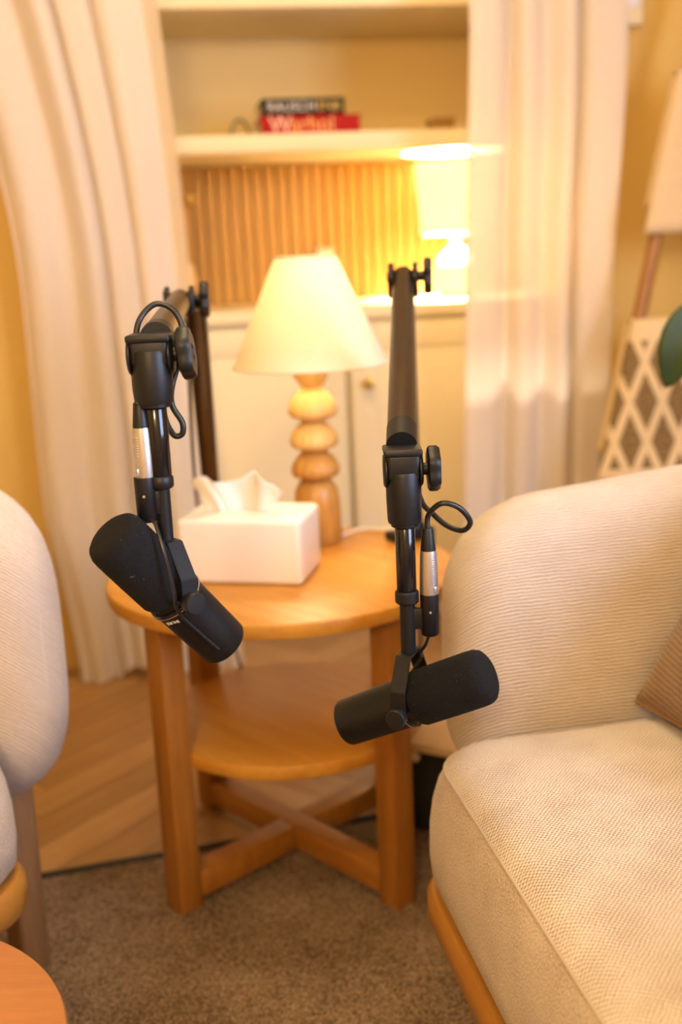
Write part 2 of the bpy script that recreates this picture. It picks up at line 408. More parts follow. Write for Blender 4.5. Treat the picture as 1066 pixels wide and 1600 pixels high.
# ------------------------------------------------------------------ niche furniture
def cabinet(x0, x1, kx, label):
    t = thing('base_cabinet', label, 'cabinet', W((x0 + x1) / 2, 3.23), YAW)
    hw = (x1 - x0) / 2
    bm = BM(); box(bm, (0, 0.0, 0.48), (2 * hw - 0.002, 0.42, 0.78), 0.002); box(bm, (0, 0.03, 0.045), (2 * hw - 0.01, 0.36, 0.09)); finish('body', bm, white_paint, t)
    bm = BM(); box(bm, (0, -0.22, 0.485), (2 * hw - 0.012, 0.02, 0.75), 0.003)
    for s in (-1, 1): box(bm, (s * (hw - 0.04), -0.232, 0.485), (0.068, 0.008, 0.75), 0.002)
    for z in (0.145, 0.825): box(bm, (0, -0.232, z), (2 * hw - 0.15, 0.008, 0.068), 0.002)
    d = finish('door', bm, white_paint, t)
    bm = BM(); lathe(bm, [(0, 0), (0.008, 0), (0.006, 0.012), (0.012, 0.016), (0.015, 0.022), (0.013, 0.028), (0, 0.03)], 20, frame((kx, -0.236, 0.70), (0, -1, 0)))
    o = finish('knob', bm, brass, d); o['label'] = 'round brass knob'
cabinet(-0.61, 0.035, -0.285, 'cream cabinet behind the wooden bead lamp, left of the door gap')
cabinet(0.037, 0.65, -0.255, 'cream cabinet with brass knob, behind the right boom arm')
o = wbox('worktop', -0.615, 0.655, 2.985, 3.445, 0.872, 0.905, white_paint, bev=0.004); tag(o, 'cream worktop running under the slatted wood panel', 'worktop')
o = wbox('wall_shelf', -0.615, 0.655, 3.05, 3.455, 1.307, 1.352, white_paint, bev=0.004); tag(o, 'cream shelf carrying the red and black books', 'shelf')
o = wbox('wall_shelf', -0.615, 0.655, 3.05, 3.455, 1.655, 1.705, white_paint, bev=0.004); tag(o, 'topmost cream shelf at the upper edge of the picture', 'shelf')

def book(x0, x1, z0, z1, mat, label):
    zc = (z1 - z0)
    t = thing('book', label, 'book', W((x0 + x1) / 2, 3.18, z0), YAW, 'stacked books on the shelf')
    hw = (x1 - x0) / 2
    bm = BM()
    box(bm, (0, 0, 0.0015), (2 * hw, 0.2, 0.003), 0.0008); box(bm, (0, 0, zc - 0.0015), (2 * hw, 0.2, 0.003), 0.0008)
    box(bm, (0, -0.0985, zc / 2), (2 * hw, 0.005, zc), 0.001); finish('cover', bm, mat, t)
    bm = BM(); box(bm, (0, 0.0, zc / 2), (2 * hw - 0.006, 0.19, zc - 0.006)); finish('pages', bm, paper, t, smooth=False)
    return t, hw, zc
SP = M.Rotation(PI / 2, 4, 'X')
t, hw, zc = book(-0.155, 0.108, 1.3525, 1.3985, bookred, 'thick red book with pale serif lettering, bottom of the stack')
text_obj('spine_lettering', 'W', 0.058, ink_cream, t, M.Translation((-hw + 0.022, -0.1012, zc / 2)) @ SP)
text_obj('spine_lettering', 'arhol', 0.056, ink_orange, t, M.Translation((-hw + 0.078, -0.1012, zc / 2)) @ SP)
t, hw, zc = book(-0.150, 0.068, 1.399, 1.441, bookblack, 'black book with pale capitals on its spine, on top of the red book')
text_obj('spine_lettering', 'RAUSCH', 0.033, ink_white, t, M.Translation((-hw + 0.014, -0.1012, zc / 2)) @ SP)
text_obj('spine_lettering', 'ENB', 0.033, ink_gold, t, M.Translation((-hw + 0.146, -0.1012, zc / 2)) @ SP)
bm = BM(); tube(bm, [V((0.045 * math.cos(a), 0, 0.052 * math.sin(a))) for a in [PI * k / 14 for k in range(15)]], 0.004, 8)
box(bm, (0, 0, 0.003), (0.098, 0.05, 0.006), 0.002)
o = finish('bookend', bm, greymetal, loc=W(-0.20, 3.2, 1.3525), rotz=YAW + 0.9); tag(o, 'thin grey arched bookend left of the two books', 'bookend')
t = thing('trinket_box', 'small amber trinket box at the right end of the shelf', 'box', W(0.342, 3.15, 1.3525), YAW)
bm = BM(); box(bm, (0, 0, 0.012), (0.066, 0.05, 0.024), 0.003); finish('base', bm, amber, t)
bm = BM(); box(bm, (0, 0, 0.030), (0.07, 0.054, 0.012), 0.003); finish('lid', bm, amber, t)
t = thing('wall_socket', 'pale socket plate on the slatted panel behind the lamp shade', 'socket', W(0.045, 3.430, 1.005), YAW)
bm = BM(); box(bm, (0, -0.004, 0.0275), (0.055, 0.008, 0.055), 0.003); finish('plate', bm, white_paint, t)
bm = BM(); box(bm, (0, -0.0085, 0.0275), (0.02, 0.003, 0.03), 0.001); finish('rocker', bm, ceramic, t)
t = thing('wall_hook', 'little brass hook on the slatted panel beside the left curtain', 'hook', W(-0.352, 3.428, 1.19), YAW)
bm = BM(); lathe(bm, [(0, 0), (0.016, 0), (0.016, 0.004), (0.012, 0.007), (0, 0.007)], 20, frame((0, 0, 0.03), (0, -1, 0))); finish('plate', bm, brass, t)
bm = BM(); tube(bm, catmull([(0, -0.005, 0.035), (0, -0.03, 0.03), (0, -0.04, 0.01), (0, -0.03, -0.004), (0, -0.018, 0.004)]), 0.004, 8); finish('prong', bm, brass, t)
t = thing('vase', 'round beige vase on the worktop half hidden by the left curtain', 'vase', W(-0.445, 3.19, 0.9055), YAW)
bm = BM(); lathe(bm, [(0, 0), (0.05, 0), (0.085, 0.03), (0.102, 0.075), (0.094, 0.12), (0.06, 0.155), (0.03, 0.175), (0.026, 0.2), (0.034, 0.215), (0.03, 0.214), (0.022, 0.2), (0.022, 0.18), (0, 0.15)], 40); finish('body', bm, vase_mat, t)

# glowing lamp on the worktop
t = thing('table_lamp', 'glowing white drum-shade lamp on the worktop beside the right curtain', 'lamp', W(0.40, 3.235, 0.9055), YAW)
bm = BM(); lathe(bm, [(0, 0), (0.045, 0), (0.05, 0.006), (0.055, 0.03), (0.058, 0.07), (0.05, 0.11), (0.025, 0.135), (0.014, 0.142), (0.012, 0.175), (0, 0.175)], 32); finish('base', bm, ceramic, t)
bm = BM(); lathe(bm, [(0.098, 0.178), (0.113, 0.375), (0.111, 0.375), (0.096, 0.178)], 48); sh = finish('lamp_shade', bm, shade_mat, t)
bm = BM(); lathe(bm, [(0, -0.03), (0.02, -0.022), (0.03, 0), (0.02, 0.024), (0, 0.03)], 20, M.Translation((0, 0, 0.275))); finish('bulb', bm, bulb_warm2, t)
bm = BM(); tube(bm, [(0, 0, 0.17), (0, 0, 0.246)], 0.009, 10); finish('socket', bm, brass, t)

# ------------------------------------------------------------------ curtains
def curtain(label, x0f, x1f, folds, phase, hemf, y0=2.775, seed=1, amp=0.024):
    rnd = random.Random(seed); ph = [rnd.uniform(0, 6.28) for _ in range(4)]
    nx, nz = 150, 46
    bm = BM(); rows = []
    for j in range(nz + 1):
        f = j / nz; row = []
        for i in range(nx + 1):
            s = i / nx
            zb = hemf(s); z = zb + (2.485 - zb) * f
            x = x0f(z) + (x1f(z) - x0f(z)) * s
            th = 2 * PI * folds * (s + 0.03 * math.sin(2 * PI * s * 1.3 + ph[0])) + phase
            y = y0 + amp * (0.75 + 0.3 * math.sin(2 * PI * s * 1.7 + ph[1])) * math.sin(th + 0.35 * math.sin(1.1 * z + ph[2]))
            x += 0.012 * math.cos(th) + 0.006 * math.sin(2.1 * z + 5 * s + ph[3])
            y += 0.007 * math.sin(1.7 * th + ph[1]) + 0.012 * (1 - min(1, z / 0.5)) * math.sin(3 * th + ph[2])
            row.append(bm.verts.new(W(x, y, z) - W(-0.0, y0, 0)))
        rows.append(row)
    for a, b_ in zip(rows, rows[1:]):
        for i in range(nx): bm.faces.new((a[i], a[i + 1], b_[i + 1], b_[i]))
    o = finish('curtain', bm, curtain_mat, loc=W(0, y0, 0), angle=180)
    return tag(o, label, 'curtain')
def lin(pts):
    def f(z):
        if z <= pts[0][0]: return pts[0][1]
        for (a, p), (b_, q) in zip(pts, pts[1:]):
            if z <= b_: t = (z - a) / (b_ - a); t = t * t * (3 - 2 * t); return p + (q - p) * t
        return pts[-1][1]
    return f
curtain('cream curtain falling to the floor behind the left armchair', lin([(0, -0.72), (0.5, -0.765), (0.95, -0.765), (2.5, -1.02)]), lin([(0, -0.30), (0.5, -0.335), (1.0, -0.36), (2.3, -0.43), (2.5, -0.44)]), 4.6, 0.6, lambda s: 0.006 + 0.035 * max(0, math.sin((s - 0.25) * 9)) * (s > 0.25), seed=3)
curtain('cream curtain with lamp glow through it, behind the right armchair', lin([(0, 0.30), (1.0, 0.315), (1.6, 0.33), (2.5, 0.33)]), lin([(0, 0.66), (0.8, 0.68), (1.5, 0.708), (2.5, 0.71)]), 3.7, 2.2, lambda s: 0.006, seed=8)
t = thing('wall_box', 'small cream box fixed high on the mustard wall beside the right curtain', 'wall box', W(0.764, 2.898, 1.565), YAW)
bm = BM(); box(bm, (0, -0.02, 0.09), (0.06, 0.04, 0.18), 0.006); finish('housing', bm, white_paint, t)
bm = BM(); box(bm, (0, -0.042, 0.10), (0.042, 0.005, 0.12), 0.002); finish('cover', bm, ceramic, t)

# ------------------------------------------------------------------ A-frame rack with textiles
def on_rack(x, z, dy=0.0): return V((x, 2.58 + 0.16 * z + dy, z))
t = thing('a_frame_rack', 'slanted wooden A-frame rack beside the right curtain', 'rack', (1.12, 2.6, 0))
B = V((1.12, 2.6, 0))
railx = lambda z: 0.526 + 0.247 * z
for s in (0, 1):
    bm = BM(); pts = [on_rack(railx(z) if s == 0 else 2.24 - railx(z), z) - B for z in (0.0, 0.6, 1.2, 1.95)]
    tube(bm, pts, 0.017, 12); finish('rail', bm, rack_wood, t)
for z in (0.30, 0.838, 1.413, 1.8):
    bm = BM(); tube(bm, [on_rack(railx(z), z) - B, on_rack(2.24 - railx(z), z) - B], 0.012, 10); finish('rung', bm, rack_wood, t)
def textile(name, label, z0, z1, mat, over, dy):
    """cloth folded over a rung: front and back sheets with a rounded fold at the top"""
    bm = BM(); uvl = bm.loops.layers.uv.new('UVMap'); cx = 1.12
    o0 = on_rack(cx, z1); nx = 24
    prof = []
    L = z1 - z0
    for k in range(15): prof.append((-0.027, z0 + (z1 - 0.012 - z0) * k / 14, L * k / 14))
    for k in range(1, 8): a = PI * k / 8; prof.append((-0.027 * math.cos(a), z1 - 0.012 + 0.018 * math.sin(a), L + 0.004 * k))
    for k in range(15): prof.append((0.027, z1 - 0.012 - (L * 0.8) * k / 14, L + 0.04 + L * k / 14))
    rows = []
    for dyy, z, v_ in prof:
        row = []
        for i in range(nx + 1):
            s = i / nx * 2 - 1; hw_ = (cx - railx(z)) + over
            wob = 0.004 * math.sin(s * 9 + z * 7)
            row.append((bm.verts.new(on_rack(cx + s * hw_, z, dyy + dy + wob) - o0), (s * hw_ + 1.0, v_)))
        rows.append(row)
    for a, b_ in zip(rows, rows[1:]):
        for i in range(nx):
            q = (a[i], a[i + 1], b_[i + 1], b_[i]); f = bm.faces.new([k[0] for k in q])
            for lp, k in zip(f.loops, q): lp[uvl].uv = k[1]
    o = finish(name, bm, mat, loc=o0, angle=180)
    md = o.modifiers.new('thickness', 'SOLIDIFY'); md.thickness = 0.006
    return tag(o, label, 'blanket')
textile('blanket', 'plain cream blanket hung on the upper rung of the wooden rack', 1.058, 1.43, blanket_mat, 0.038, 0.0)
textile('patterned_blanket', 'cream and brown diamond-patterned blanket on the lower rung', 0.475, 0.855, diamond, 0.022, 0.0)

# ------------------------------------------------------------------ rug
d_ = V((0.325, 0.085, 0)).normalized(); nrm = V((-d_.y, d_.x, 0)); e0 = V((-0.542, 1.764, 0)) 
ang = math.atan2(d_.y, d_.x)
rc = e0 + d_ * 0.45 - nrm * 1.20
t = thing('rug', 'beige-brown loop rug with a thin black bound edge under the round table', 'rug', (rc.x, rc.y, 0), ang)
bm = BM(); box(bm, (0, 0, 0.0025), (2.6, 2.39, 0.005), 0.0012, 1); finish('pile', bm, carpet, t)
for x, y, sx, sy in ((0, 1.2, 2.625, 0.016), (0, -1.2, 2.625, 0.016), (1.306, 0, 0.013, 2.387), (-1.306, 0, 0.013, 2.387)):
    bm = BM(); box(bm, (x, y, 0.005), (sx, sy, 0.010), 0.003, 2); finish('bound_edge', bm, rubber, t)['label'] = 'thin black edge binding'

# ------------------------------------------------------------------ round side table
TC = V((-0.104, 1.82, 0.0)); ZT = 0.529; RT = 0.2945
t = thing('side_table', 'round oak side table with lower shelf carrying lamp and tissue box', 'table', (TC.x, TC.y, 0.005), math.radians(-47))
def disc(r, z0, z1, bev=0.004):
    return [(0, z0), (r - bev, z0), (r - bev * 0.3, z0 + bev * 0.3), (r, z0 + bev), (r, z1 - bev), (r - bev * 0.3, z1 - bev * 0.3), (r - bev, z1), (0, z1)]
bm = BM(); lathe(bm, disc(RT, ZT - 0.029, ZT - 0.005), 96); finish('tabletop', bm, oak_top, t)
bm = BM(); lathe(bm, disc(0.229, 0.246, 0.270), 80); finish('shelf', bm, oak_top, t)
LR, LS = 0.249, 0.043
for k in range(4):
    a = PI / 2 * k
    bm = BM(); box(bm, (LR * math.cos(a), LR * math.sin(a), (ZT - 0.029) / 2), (LS, LS, ZT - 0.029), 0.002); finish('leg', bm, oak_leg, t)
bm = BM(); box(bm, (0, 0, 0.037), (2 * LR - LS, 0.042, 0.044), 0.002); finish('stretcher', bm, oak_bar, t)
for s in (-1, 1):
    L = LR - LS / 2 - 0.0215
    bm = BM(); box(bm, (0, s * (0.0215 + L / 2), 0.037), (0.042, L, 0.044), 0.002); finish('stretcher', bm, oak_bar, t)

# wooden bead lamp
LX, LY = -0.043, 2.0
t = thing('bead_lamp', 'lit table lamp with cone shade on stacked wooden beads, on the round table', 'lamp', (LX, LY, ZT), 0)
bm = BM(); lathe(bm, [(0, 0), (0.041, 0), (0.043, 0.003), (0.0435, 0.03), (0.042, 0.075), (0.039, 0.098), (0.032, 0.112), (0.022, 0.117), (0, 0.117)], 40); finish('base', bm, lampwood, t)
def bead(z0, h, r, m_, fl):
    bm = BM(); lathe(bm, [(0, z0), (0.55 * r, z0), (0.88 * r, z0 + 0.10 * h), (0.985 * r, z0 + 0.2 * h), (r, z0 + 0.30 * h), (0.96 * r, z0 + 0.48 * h), (0.84 * r, z0 + 0.68 * h), (0.64 * r, z0 + 0.86 * h), (0.42 * r, z0 + h), (0, z0 + h)], 64, None, (16, fl)); finish('bead', bm, m_, t)
bead(0.117, 0.054, 0.044, lampwood, 0.02); bead(0.171, 0.054, 0.0435, lampwood_pale, 0.02); bead(0.226, 0.058, 0.0445, lampwood_pale, 0.008)
bm = BM(); lathe(bm, [(0, 0.284), (0.017, 0.284), (0.022, 0.290), (0.033, 0.307), (0.036, 0.325), (0.030, 0.332), (0, 0.332)], 40); finish('cup', bm, lampwood_pale, t)
bm = BM(); tube(bm, [(0, 0, 0.33), (0, 0, 0.425)], 0.011, 12); finish('socket', bm, brass, t)
bm = BM(); lathe(bm, [(0, -0.032), (0.016, -0.03), (0.024, -0.012), (0.028, 0.006), (0.02, 0.026), (0, 0.032)], 24, M.Translation((0, 0, 0.465))); finish('bulb', bm, bulb_warm, t)
bm = BM(); lathe(bm, [(0.1385, 0.324), (0.0540, 0.514), (0.0525, 0.514), (0.137, 0.324)], 72); sh = finish('lamp_shade', bm, shade_mat, t)
for r, z in ((0.1383, 0.3255), (0.0542, 0.5125)):
    bm = BM(); tube(bm, [V((r * math.cos(2 * PI * k / 72), r * math.sin(2 * PI * k / 72), z)) for k in range(73)], 0.0022, 6, False); finish('rim', bm, shade_mat, sh)
# lamp flex across the table
bm = BM(); tube(bm, catmull([(-0.003, 2.015, ZT + 0.003), (0.04, 2.058, ZT + 0.003), (0.085, 2.046, ZT + 0.003), (0.12, 2.03, ZT + 0.003), (0.128, 2.038, ZT - 0.02), (0.13, 2.055, 0.3), (0.14, 2.10, 0.01), (0.30, 2.3, 0.004)]), 0.0028, 8)
for q in bm.verts: q.co -= V((LX, LY, ZT))
o = finish('flex', bm, ceramic, t)

# tissue box
tb = thing('tissue_box', 'white tissue box cover with rounded edges on the round table', 'tissue box', (-0.153, 1.80, ZT), math.radians(-12.7))
bm = BM(); box(bm, (0, 0, 0.054), (0.208, 0.136, 0.108), 0.009, 4); finish('cover', bm, ceramic, tb)
# pulled tissue: crumpled fan rising from the slot
bm = BM(); nx, nz = 44, 16; rows = []
rt = random.Random(5)
crest = lin([(-1.0, 0.054), (-0.80, 0.064), (-0.40, 0.053), (-0.05, 0.052), (0.30, 0.068), (0.5, 0.066), (0.85, 0.050), (1.0, 0.036)])
for j in range(nz + 1):
    f = j / nz; row = []
    for i in range(nx + 1):
        s = i / nx * 2 - 1
        spread = 0.052 + 0.026 * f ** 1.2
        x = s * spread - 0.018 + 0.006 * math.sin(7 * s)
        y = (0.006 + 0.006 * f) * math.sin(4.0 * s + 0.8) + 0.003 * math.sin(13 * s + 3 * f)
        z = 0.107 + crest(s) * f * (1 - 0.04 * f * abs(math.sin(9 * s)))
        y -= 0.010 * f * f * math.cos(1.2 * s)
        row.append(bm.verts.new((x, y, z)))
    rows.append(row)
for a, b_ in zip(rows, rows[1:]):
    for i in range(nx): bm.faces.new((a[i], a[i + 1], b_[i + 1], b_[i]))
o = finish('tissue', bm, tissue_mat, tb, angle=180)
md = o.modifiers.new('thickness', 'SOLIDIFY'); md.thickness = 0.0012

# ------------------------------------------------------------------ armchairs
def sections_back():
    path = []
    ax, yb, y0, yk = 0.400, 0.275, -0.305, -0.02
    for k in range(15): path.append(V((-ax, y0 + (yk - y0) * k / 14, 0)))
    for k in range(1, 49):
        a = PI - PI * k / 48
        c, s = math.cos(a), math.sin(a)
        p = 2 / 2.6
        path.append(V((ax * math.copysign(abs(c) ** p, c), yk + (yb - yk) * abs(s) ** p, 0)))
    for k in range(1, 15): path.append(V((ax, yk + (y0 - yk) * k / 14, 0)))
    # dense ends for a round finish
    P = path; cum = [0]
    for a, b_ in zip(P, P[1:]): cum.append(cum[-1] + (b_ - a).length)
    Lt = cum[-1]
    ss = []
    e = [0, 0.0015, 0.005, 0.011, 0.02, 0.032, 0.047, 0.065, 0.085, 0.105, 0.13, 0.155]
    ss += e; m_ = 60
    for k in range(1, m_): ss.append(0.155 + (Lt - 0.31) * k / m_)
    ss += [Lt - q for q in reversed(e)]
    def at(s):
        i = 0
        while i < len(cum) - 2 and cum[i + 1] < s: i += 1
        t_ = (s - cum[i]) / max(1e-9, cum[i + 1] - cum[i]); return P[i].lerp(P[i + 1], min(1, max(0, t_)))
    return ss, at, Lt
def make_chair(name, label):
    t = thing(name, label, 'armchair')
    # seat cushion
    bm = BM(); uvl = bm.loops.layers.uv.new('UVMap')
    hx, hy, r, cy = 0.328, 0.300, 0.085, -0.07
    rings_def = [(0.20, 0.252), (0.04, 0.252), (0.012, 0.256), (0.003, 0.268), (0.0, 0.30), (0.001, 0.34), (0.005, 0.372), (0.012, 0.398), (0.020, 0.414), (0.030, 0.426), (0.045, 0.4345), (0.07, 0.441), (0.12, 0.446), (0.18, 0.448), (0.25, 0.449), (0.29, 0.449)]
    rings = []
    for d, z in rings_def:
        pts = rrect(hx - d, hy - d, max(r - d * 0.75, 0.006), 10, 10)
        L = 0; row = []
        for i, p in enumerate(pts):
            if i: L += math.hypot(p[0] - pts[i - 1][0], p[1] - pts[i - 1][1])
            dent = 0.0
            if z > 0.433: dent = 0.0025 * math.sin(p[0] * 17 + 1) * math.sin(p[1] * 13)
            row.append((bm.verts.new((p[0], p[1] + cy, z + dent)), L))
        rings.append(row)
    n = len(rings[0])
    for k, (a, b_) in enumerate(zip(rings, rings[1:])):
        for i in range(n):
            j = (i + 1) % n; f = bm.faces.new((a[i][0], a[j][0], b_[j][0], b_[i][0]))
            f.material_index = 0 if k >= 8 else 1
            base = rings[5]
            us = [base[i][1], base[j][1] if j else base[i][1] + 0.02]
            for lp, (q, ui, zz) in zip(f.loops, ((a[i], us[0], k), (a[j], us[1], k), (b_[j], us[1], k + 1), (b_[i], us[0], k + 1))):
                lp[uvl].uv = (q[0].co.x, q[0].co.y) if k >= 8 else (ui, q[0].co.z)
    bm.faces.new([q[0] for q in rings[-1]]); bm.faces.new([q[0] for q in rings[0]][::-1])
    bmesh.ops.recalc_face_normals(bm, faces=bm.faces[:])
    seat = finish('seat', bm, [seat_fab, seat_side], t, angle=60)
    bm = BM(); pts = [V((p[0], p[1] + cy, 0.4148)) for p in rrect(hx - 0.0200, hy - 0.0200, r - 0.015, 10, 10)]
    tube(bm, pts + [pts[0]], 0.0020, 8, False); finish('piping', bm, seat_side, seat)
    # base frame
    bm = BM(); prof = [(0.006, 0.203), (0.0, 0.212), (0.0, 0.240), (0.006, 0.250), (0.05, 0.251), (0.05, 0.200), (0.012, 0.200)]
    rr = [[bm.verts.new((p[0], p[1] + cy, z)) for p in rrect(hx + 0.004 - d, hy + 0.004 - d, r - d * 0.8, 10, 2)] for d, z in prof]
    n = len(rr[0])
    for a, b_ in zip(rr, rr[1:] + rr[:1]):
        for i in range(n): bm.faces.new((a[i], a[(i + 1) % n], b_[(i + 1) % n], b_[i]))
    bmesh.ops.recalc_face_normals(bm, faces=bm.faces[:]); finish('base_rail', bm, rail_wood, t)
    # wrap-around back
    ss, at, Lt = sections_back(); bm = BM(); uvl = bm.loops.layers.uv.new('UVMap'); nv = 40; rings = []
    for s in ss:
        p = at(s); tg = (at(min(Lt, s + 0.02)) - at(max(0, s - 0.02))).normalized(); nr = V((-tg.y, tg.x, 0))
        e = min(s, Lt - s); mid = max(0, min(1, e / 0.55)); mid = mid * mid * (3 - 2 * mid)
        zt = 0.715 + 0.040 * mid; zb = 0.255
        rt_, rb_ = 0.135, 0.19
        if e < rt_: zt -= rt_ - math.sqrt(max(0, rt_ ** 2 - (rt_ - e) ** 2))
        if e < rb_: zb += rb_ - math.sqrt(max(0, rb_ ** 2 - (rb_ - e) ** 2))
        hw = 0.068
        if e < 0.075: hw *= (max(0, 1 - (1 - e / 0.075) ** 2)) ** 0.5
        hw = max(hw, 0.0005)
        zc, hz = (zt + zb) / 2, (zt - zb) / 2; ring = []; vv = 0; prev = None
        ex = 2 / 2.6
        for k in range(nv):
            a = 2 * PI * k / nv; c, sn = math.cos(a), math.sin(a)
            q = p + nr * (hw * math.copysign(abs(c) ** ex, c)) + V((0, 0, zc + hz * math.copysign(abs(sn) ** (2 / 3.4 if hz > 0.15 else ex), sn)))
            vv = q.z + (q - p).dot(nr); ring.append((bm.verts.new(q), (s, vv)))
        rings.append(ring)
    for a, b_ in zip(rings, rings[1:]):
        for k in range(nv):
            j = (k + 1) % nv; q = (a[k], a[j], b_[j], b_[k]); f = bm.faces.new([x[0] for x in q])
            uvs = [x[1] for x in q]
            for lp, uv in zip(f.loops, uvs): lp[uvl].uv = uv
    bm.faces.new([q[0] for q in rings[0]]); bm.faces.new([q[0] for q in rings[-1]][::-1])
    bmesh.ops.recalc_face_normals(bm, faces=bm.faces[:]); finish('backrest', bm, back_fab, t, angle=180)
    # legs
    for x, y in ((-0.402, -0.185), (0.402, -0.185), (-0.30, 0.235), (0.30, 0.235)):
        bm = BM(); pts = rrect(1, 1, 0.45, 4, 1); rows = []
        for z, hs in ((0, 0.0205), (0.004, 0.0225), (0.30, 0.0255), (0.36, 0.0255)):
            rows.append([bm.verts.new((x + px * hs, y + py * hs, z)) for px, py in pts])
        for a, b_ in zip(rows, rows[1:]):
            for i in range(len(pts)): bm.faces.new((a[i], a[(i + 1) % len(pts)], b_[(i + 1) % len(pts)], b_[i]))
        bm.faces.new(rows[0][::-1]); bm.faces.new(rows[-1]); bmesh.ops.recalc_face_normals(bm, faces=bm.faces[:])
        finish('leg', bm, walnut_leg, t, angle=35)
    return t
ch = make_chair('armchair', 'cream woven armchair on the right with a brown pillow on its seat')
ch.location = (0.502, 1.079, 0.005); ch.rotation_euler = (0, 0, math.radians(-79.6)); ch['group'] = 'cream armchairs'
ch2 = copy_tree(ch); ch2['label'] = 'cream woven armchair cut off by the left edge of the picture'
ch2.scale = (1.05, 1.05, 1.05); ch2.location = (-0.926, 1.312, 0.005); ch2.rotation_euler = (0, 0, math.radians(50))

# corduroy pillow leaning on the back of the right chair
bm = BM(); uvl = bm.loops.layers.uv.new('UVMap'); n = 30; hs = 0.19
def pil(x, y, s):
    e = max(0, (1 - abs(x) ** 2.6) * (1 - abs(y) ** 2.6)) ** 0.5
    k = 1 + 0.05 * (abs(x) * abs(y)) ** 2 - 0.05 * (1 - abs(x * y))
    return V((x * hs * k, y * hs * k, s * (0.062 * e + 0.003) + 0.003 * math.sin(7 * x + 4 * y)))
for s in (1, -1):
    g = [[bm.verts.new(pil(i / n * 2 - 1, j / n * 2 - 1, s)) for i in range(n + 1)] for j in range(n + 1)]
    for j in range(n):
        for i in range(n):
            f = bm.faces.new((g[j][i], g[j][i + 1], g[j + 1][i + 1], g[j + 1][i]))
            for lp in f.loops: lp[uvl].uv = (lp.vert.co.x + 0.3, lp.vert.co.y + 0.3)
    if s == 1: g1 = g
    else:
        ed1 = [g1[0][i] for i in range(n)] + [g1[j][n] for j in range(n)] + [g1[n][i] for i in range(n, 0, -1)] + [g1[j][0] for j in range(n, 0, -1)]
        ed2 = [g[0][i] for i in range(n)] + [g[j][n] for j in range(n)] + [g[n][i] for i in range(n, 0, -1)] + [g[j][0] for j in range(n, 0, -1)]
        for k in range(len(ed1)): bm.faces.new((ed1[k], ed1[(k + 1) % len(ed1)], ed2[(k + 1) % len(ed1)], ed2[k]))
bmesh.ops.recalc_face_normals(bm, faces=bm.faces[:])
pl = thing('pillow', 'brown corduroy pillow on the right armchair at the picture edge', 'pillow', (0.415, 1.168, 0.452))
po = finish('cover', bm, pillow_fab, pl, angle=180)
# pillow plane: one side along the seat (towards the camera), other side leaning back over +x
sx_ = V((0.18, -0.98, 0)).normalized(); up_ = (V((0.98, 0.18, 0)).normalized() * math.cos(math.radians(60)) + V((0, 0, 1)) * math.sin(math.radians(60))).normalized()
zz = sx_.cross(up_); o0 = up_ * 0.205
po.matrix_local = M(((sx_.x, up_.x, zz.x, o0.x), (sx_.y, up_.y, zz.y, o0.y), (sx_.z, up_.z, zz.z, o0.z), (0, 0, 0, 1)))
bm = BM(); q = [(-1, -1), (1, -1), (1, 1), (-1, 1)]; pts = []
for (x0, y0), (x1, y1) in zip(q, q[1:] + q[:1]):
    for k in range(12): pts.append(pil(x0 + (x1 - x0) * k / 12, y0 + (y1 - y0) * k / 12, 0))
tube(bm, [p for p in pts + [pts[0]]], 0.0045, 8, False); pp = finish('piping', bm, pillow_fab, po)

# ------------------------------------------------------------------ low case, coffee table, plant
t = thing('equipment_case', 'low black case with pale wooden top between round table and right armchair', 'case', (0.075, 1.875, 0.005), math.radians(-29))
bm = BM(); box(bm, (0.20, 0.15, 0.088), (0.395, 0.30, 0.160), 0.004); finish('body', bm, black_box, t)
bm = BM(); box(bm, (0.20, 0.15, 0.177), (0.43, 0.33, 0.018), 0.004); finish('top', bm, pale_wood, t)
bm = BM(); lathe(bm, [(0, 0), (0.0095, 0), (0.0095, 0.004), (0.007, 0.006), (0, 0.006)], 20, frame((0.045, 0.0005, 0.152), (0, -1, 0))); finish('button', bm, ceramic, t)
for x in (0.03, 0.37):
    for y in (0.03, 0.27):
        bm = BM(); lathe(bm, [(0, 0), (0.012, 0), (0.014, 0.009), (0, 0.009)], 16, M.Translation((x, y, 0))); finish('foot', bm, rubber, t)
t = thing('coffee_table', 'round orange-wood low table at the bottom left corner', 'table', (-0.480, 0.822, 0.005))
bm = BM(); lathe(bm, disc(0.22, 0.353, 0.378, 0.006), 80); finish('tabletop', bm, orange_wood, t)
for k in range(3):
    a = PI / 2 + 2 * PI * k / 3
    bm = BM(); tube(bm, [(0.19 * math.cos(a), 0.19 * math.sin(a), 0), (0.13 * math.cos(a), 0.13 * math.sin(a), 0.354)], [0.012, 0.018], 14); finish('leg', bm, oak_leg, t)

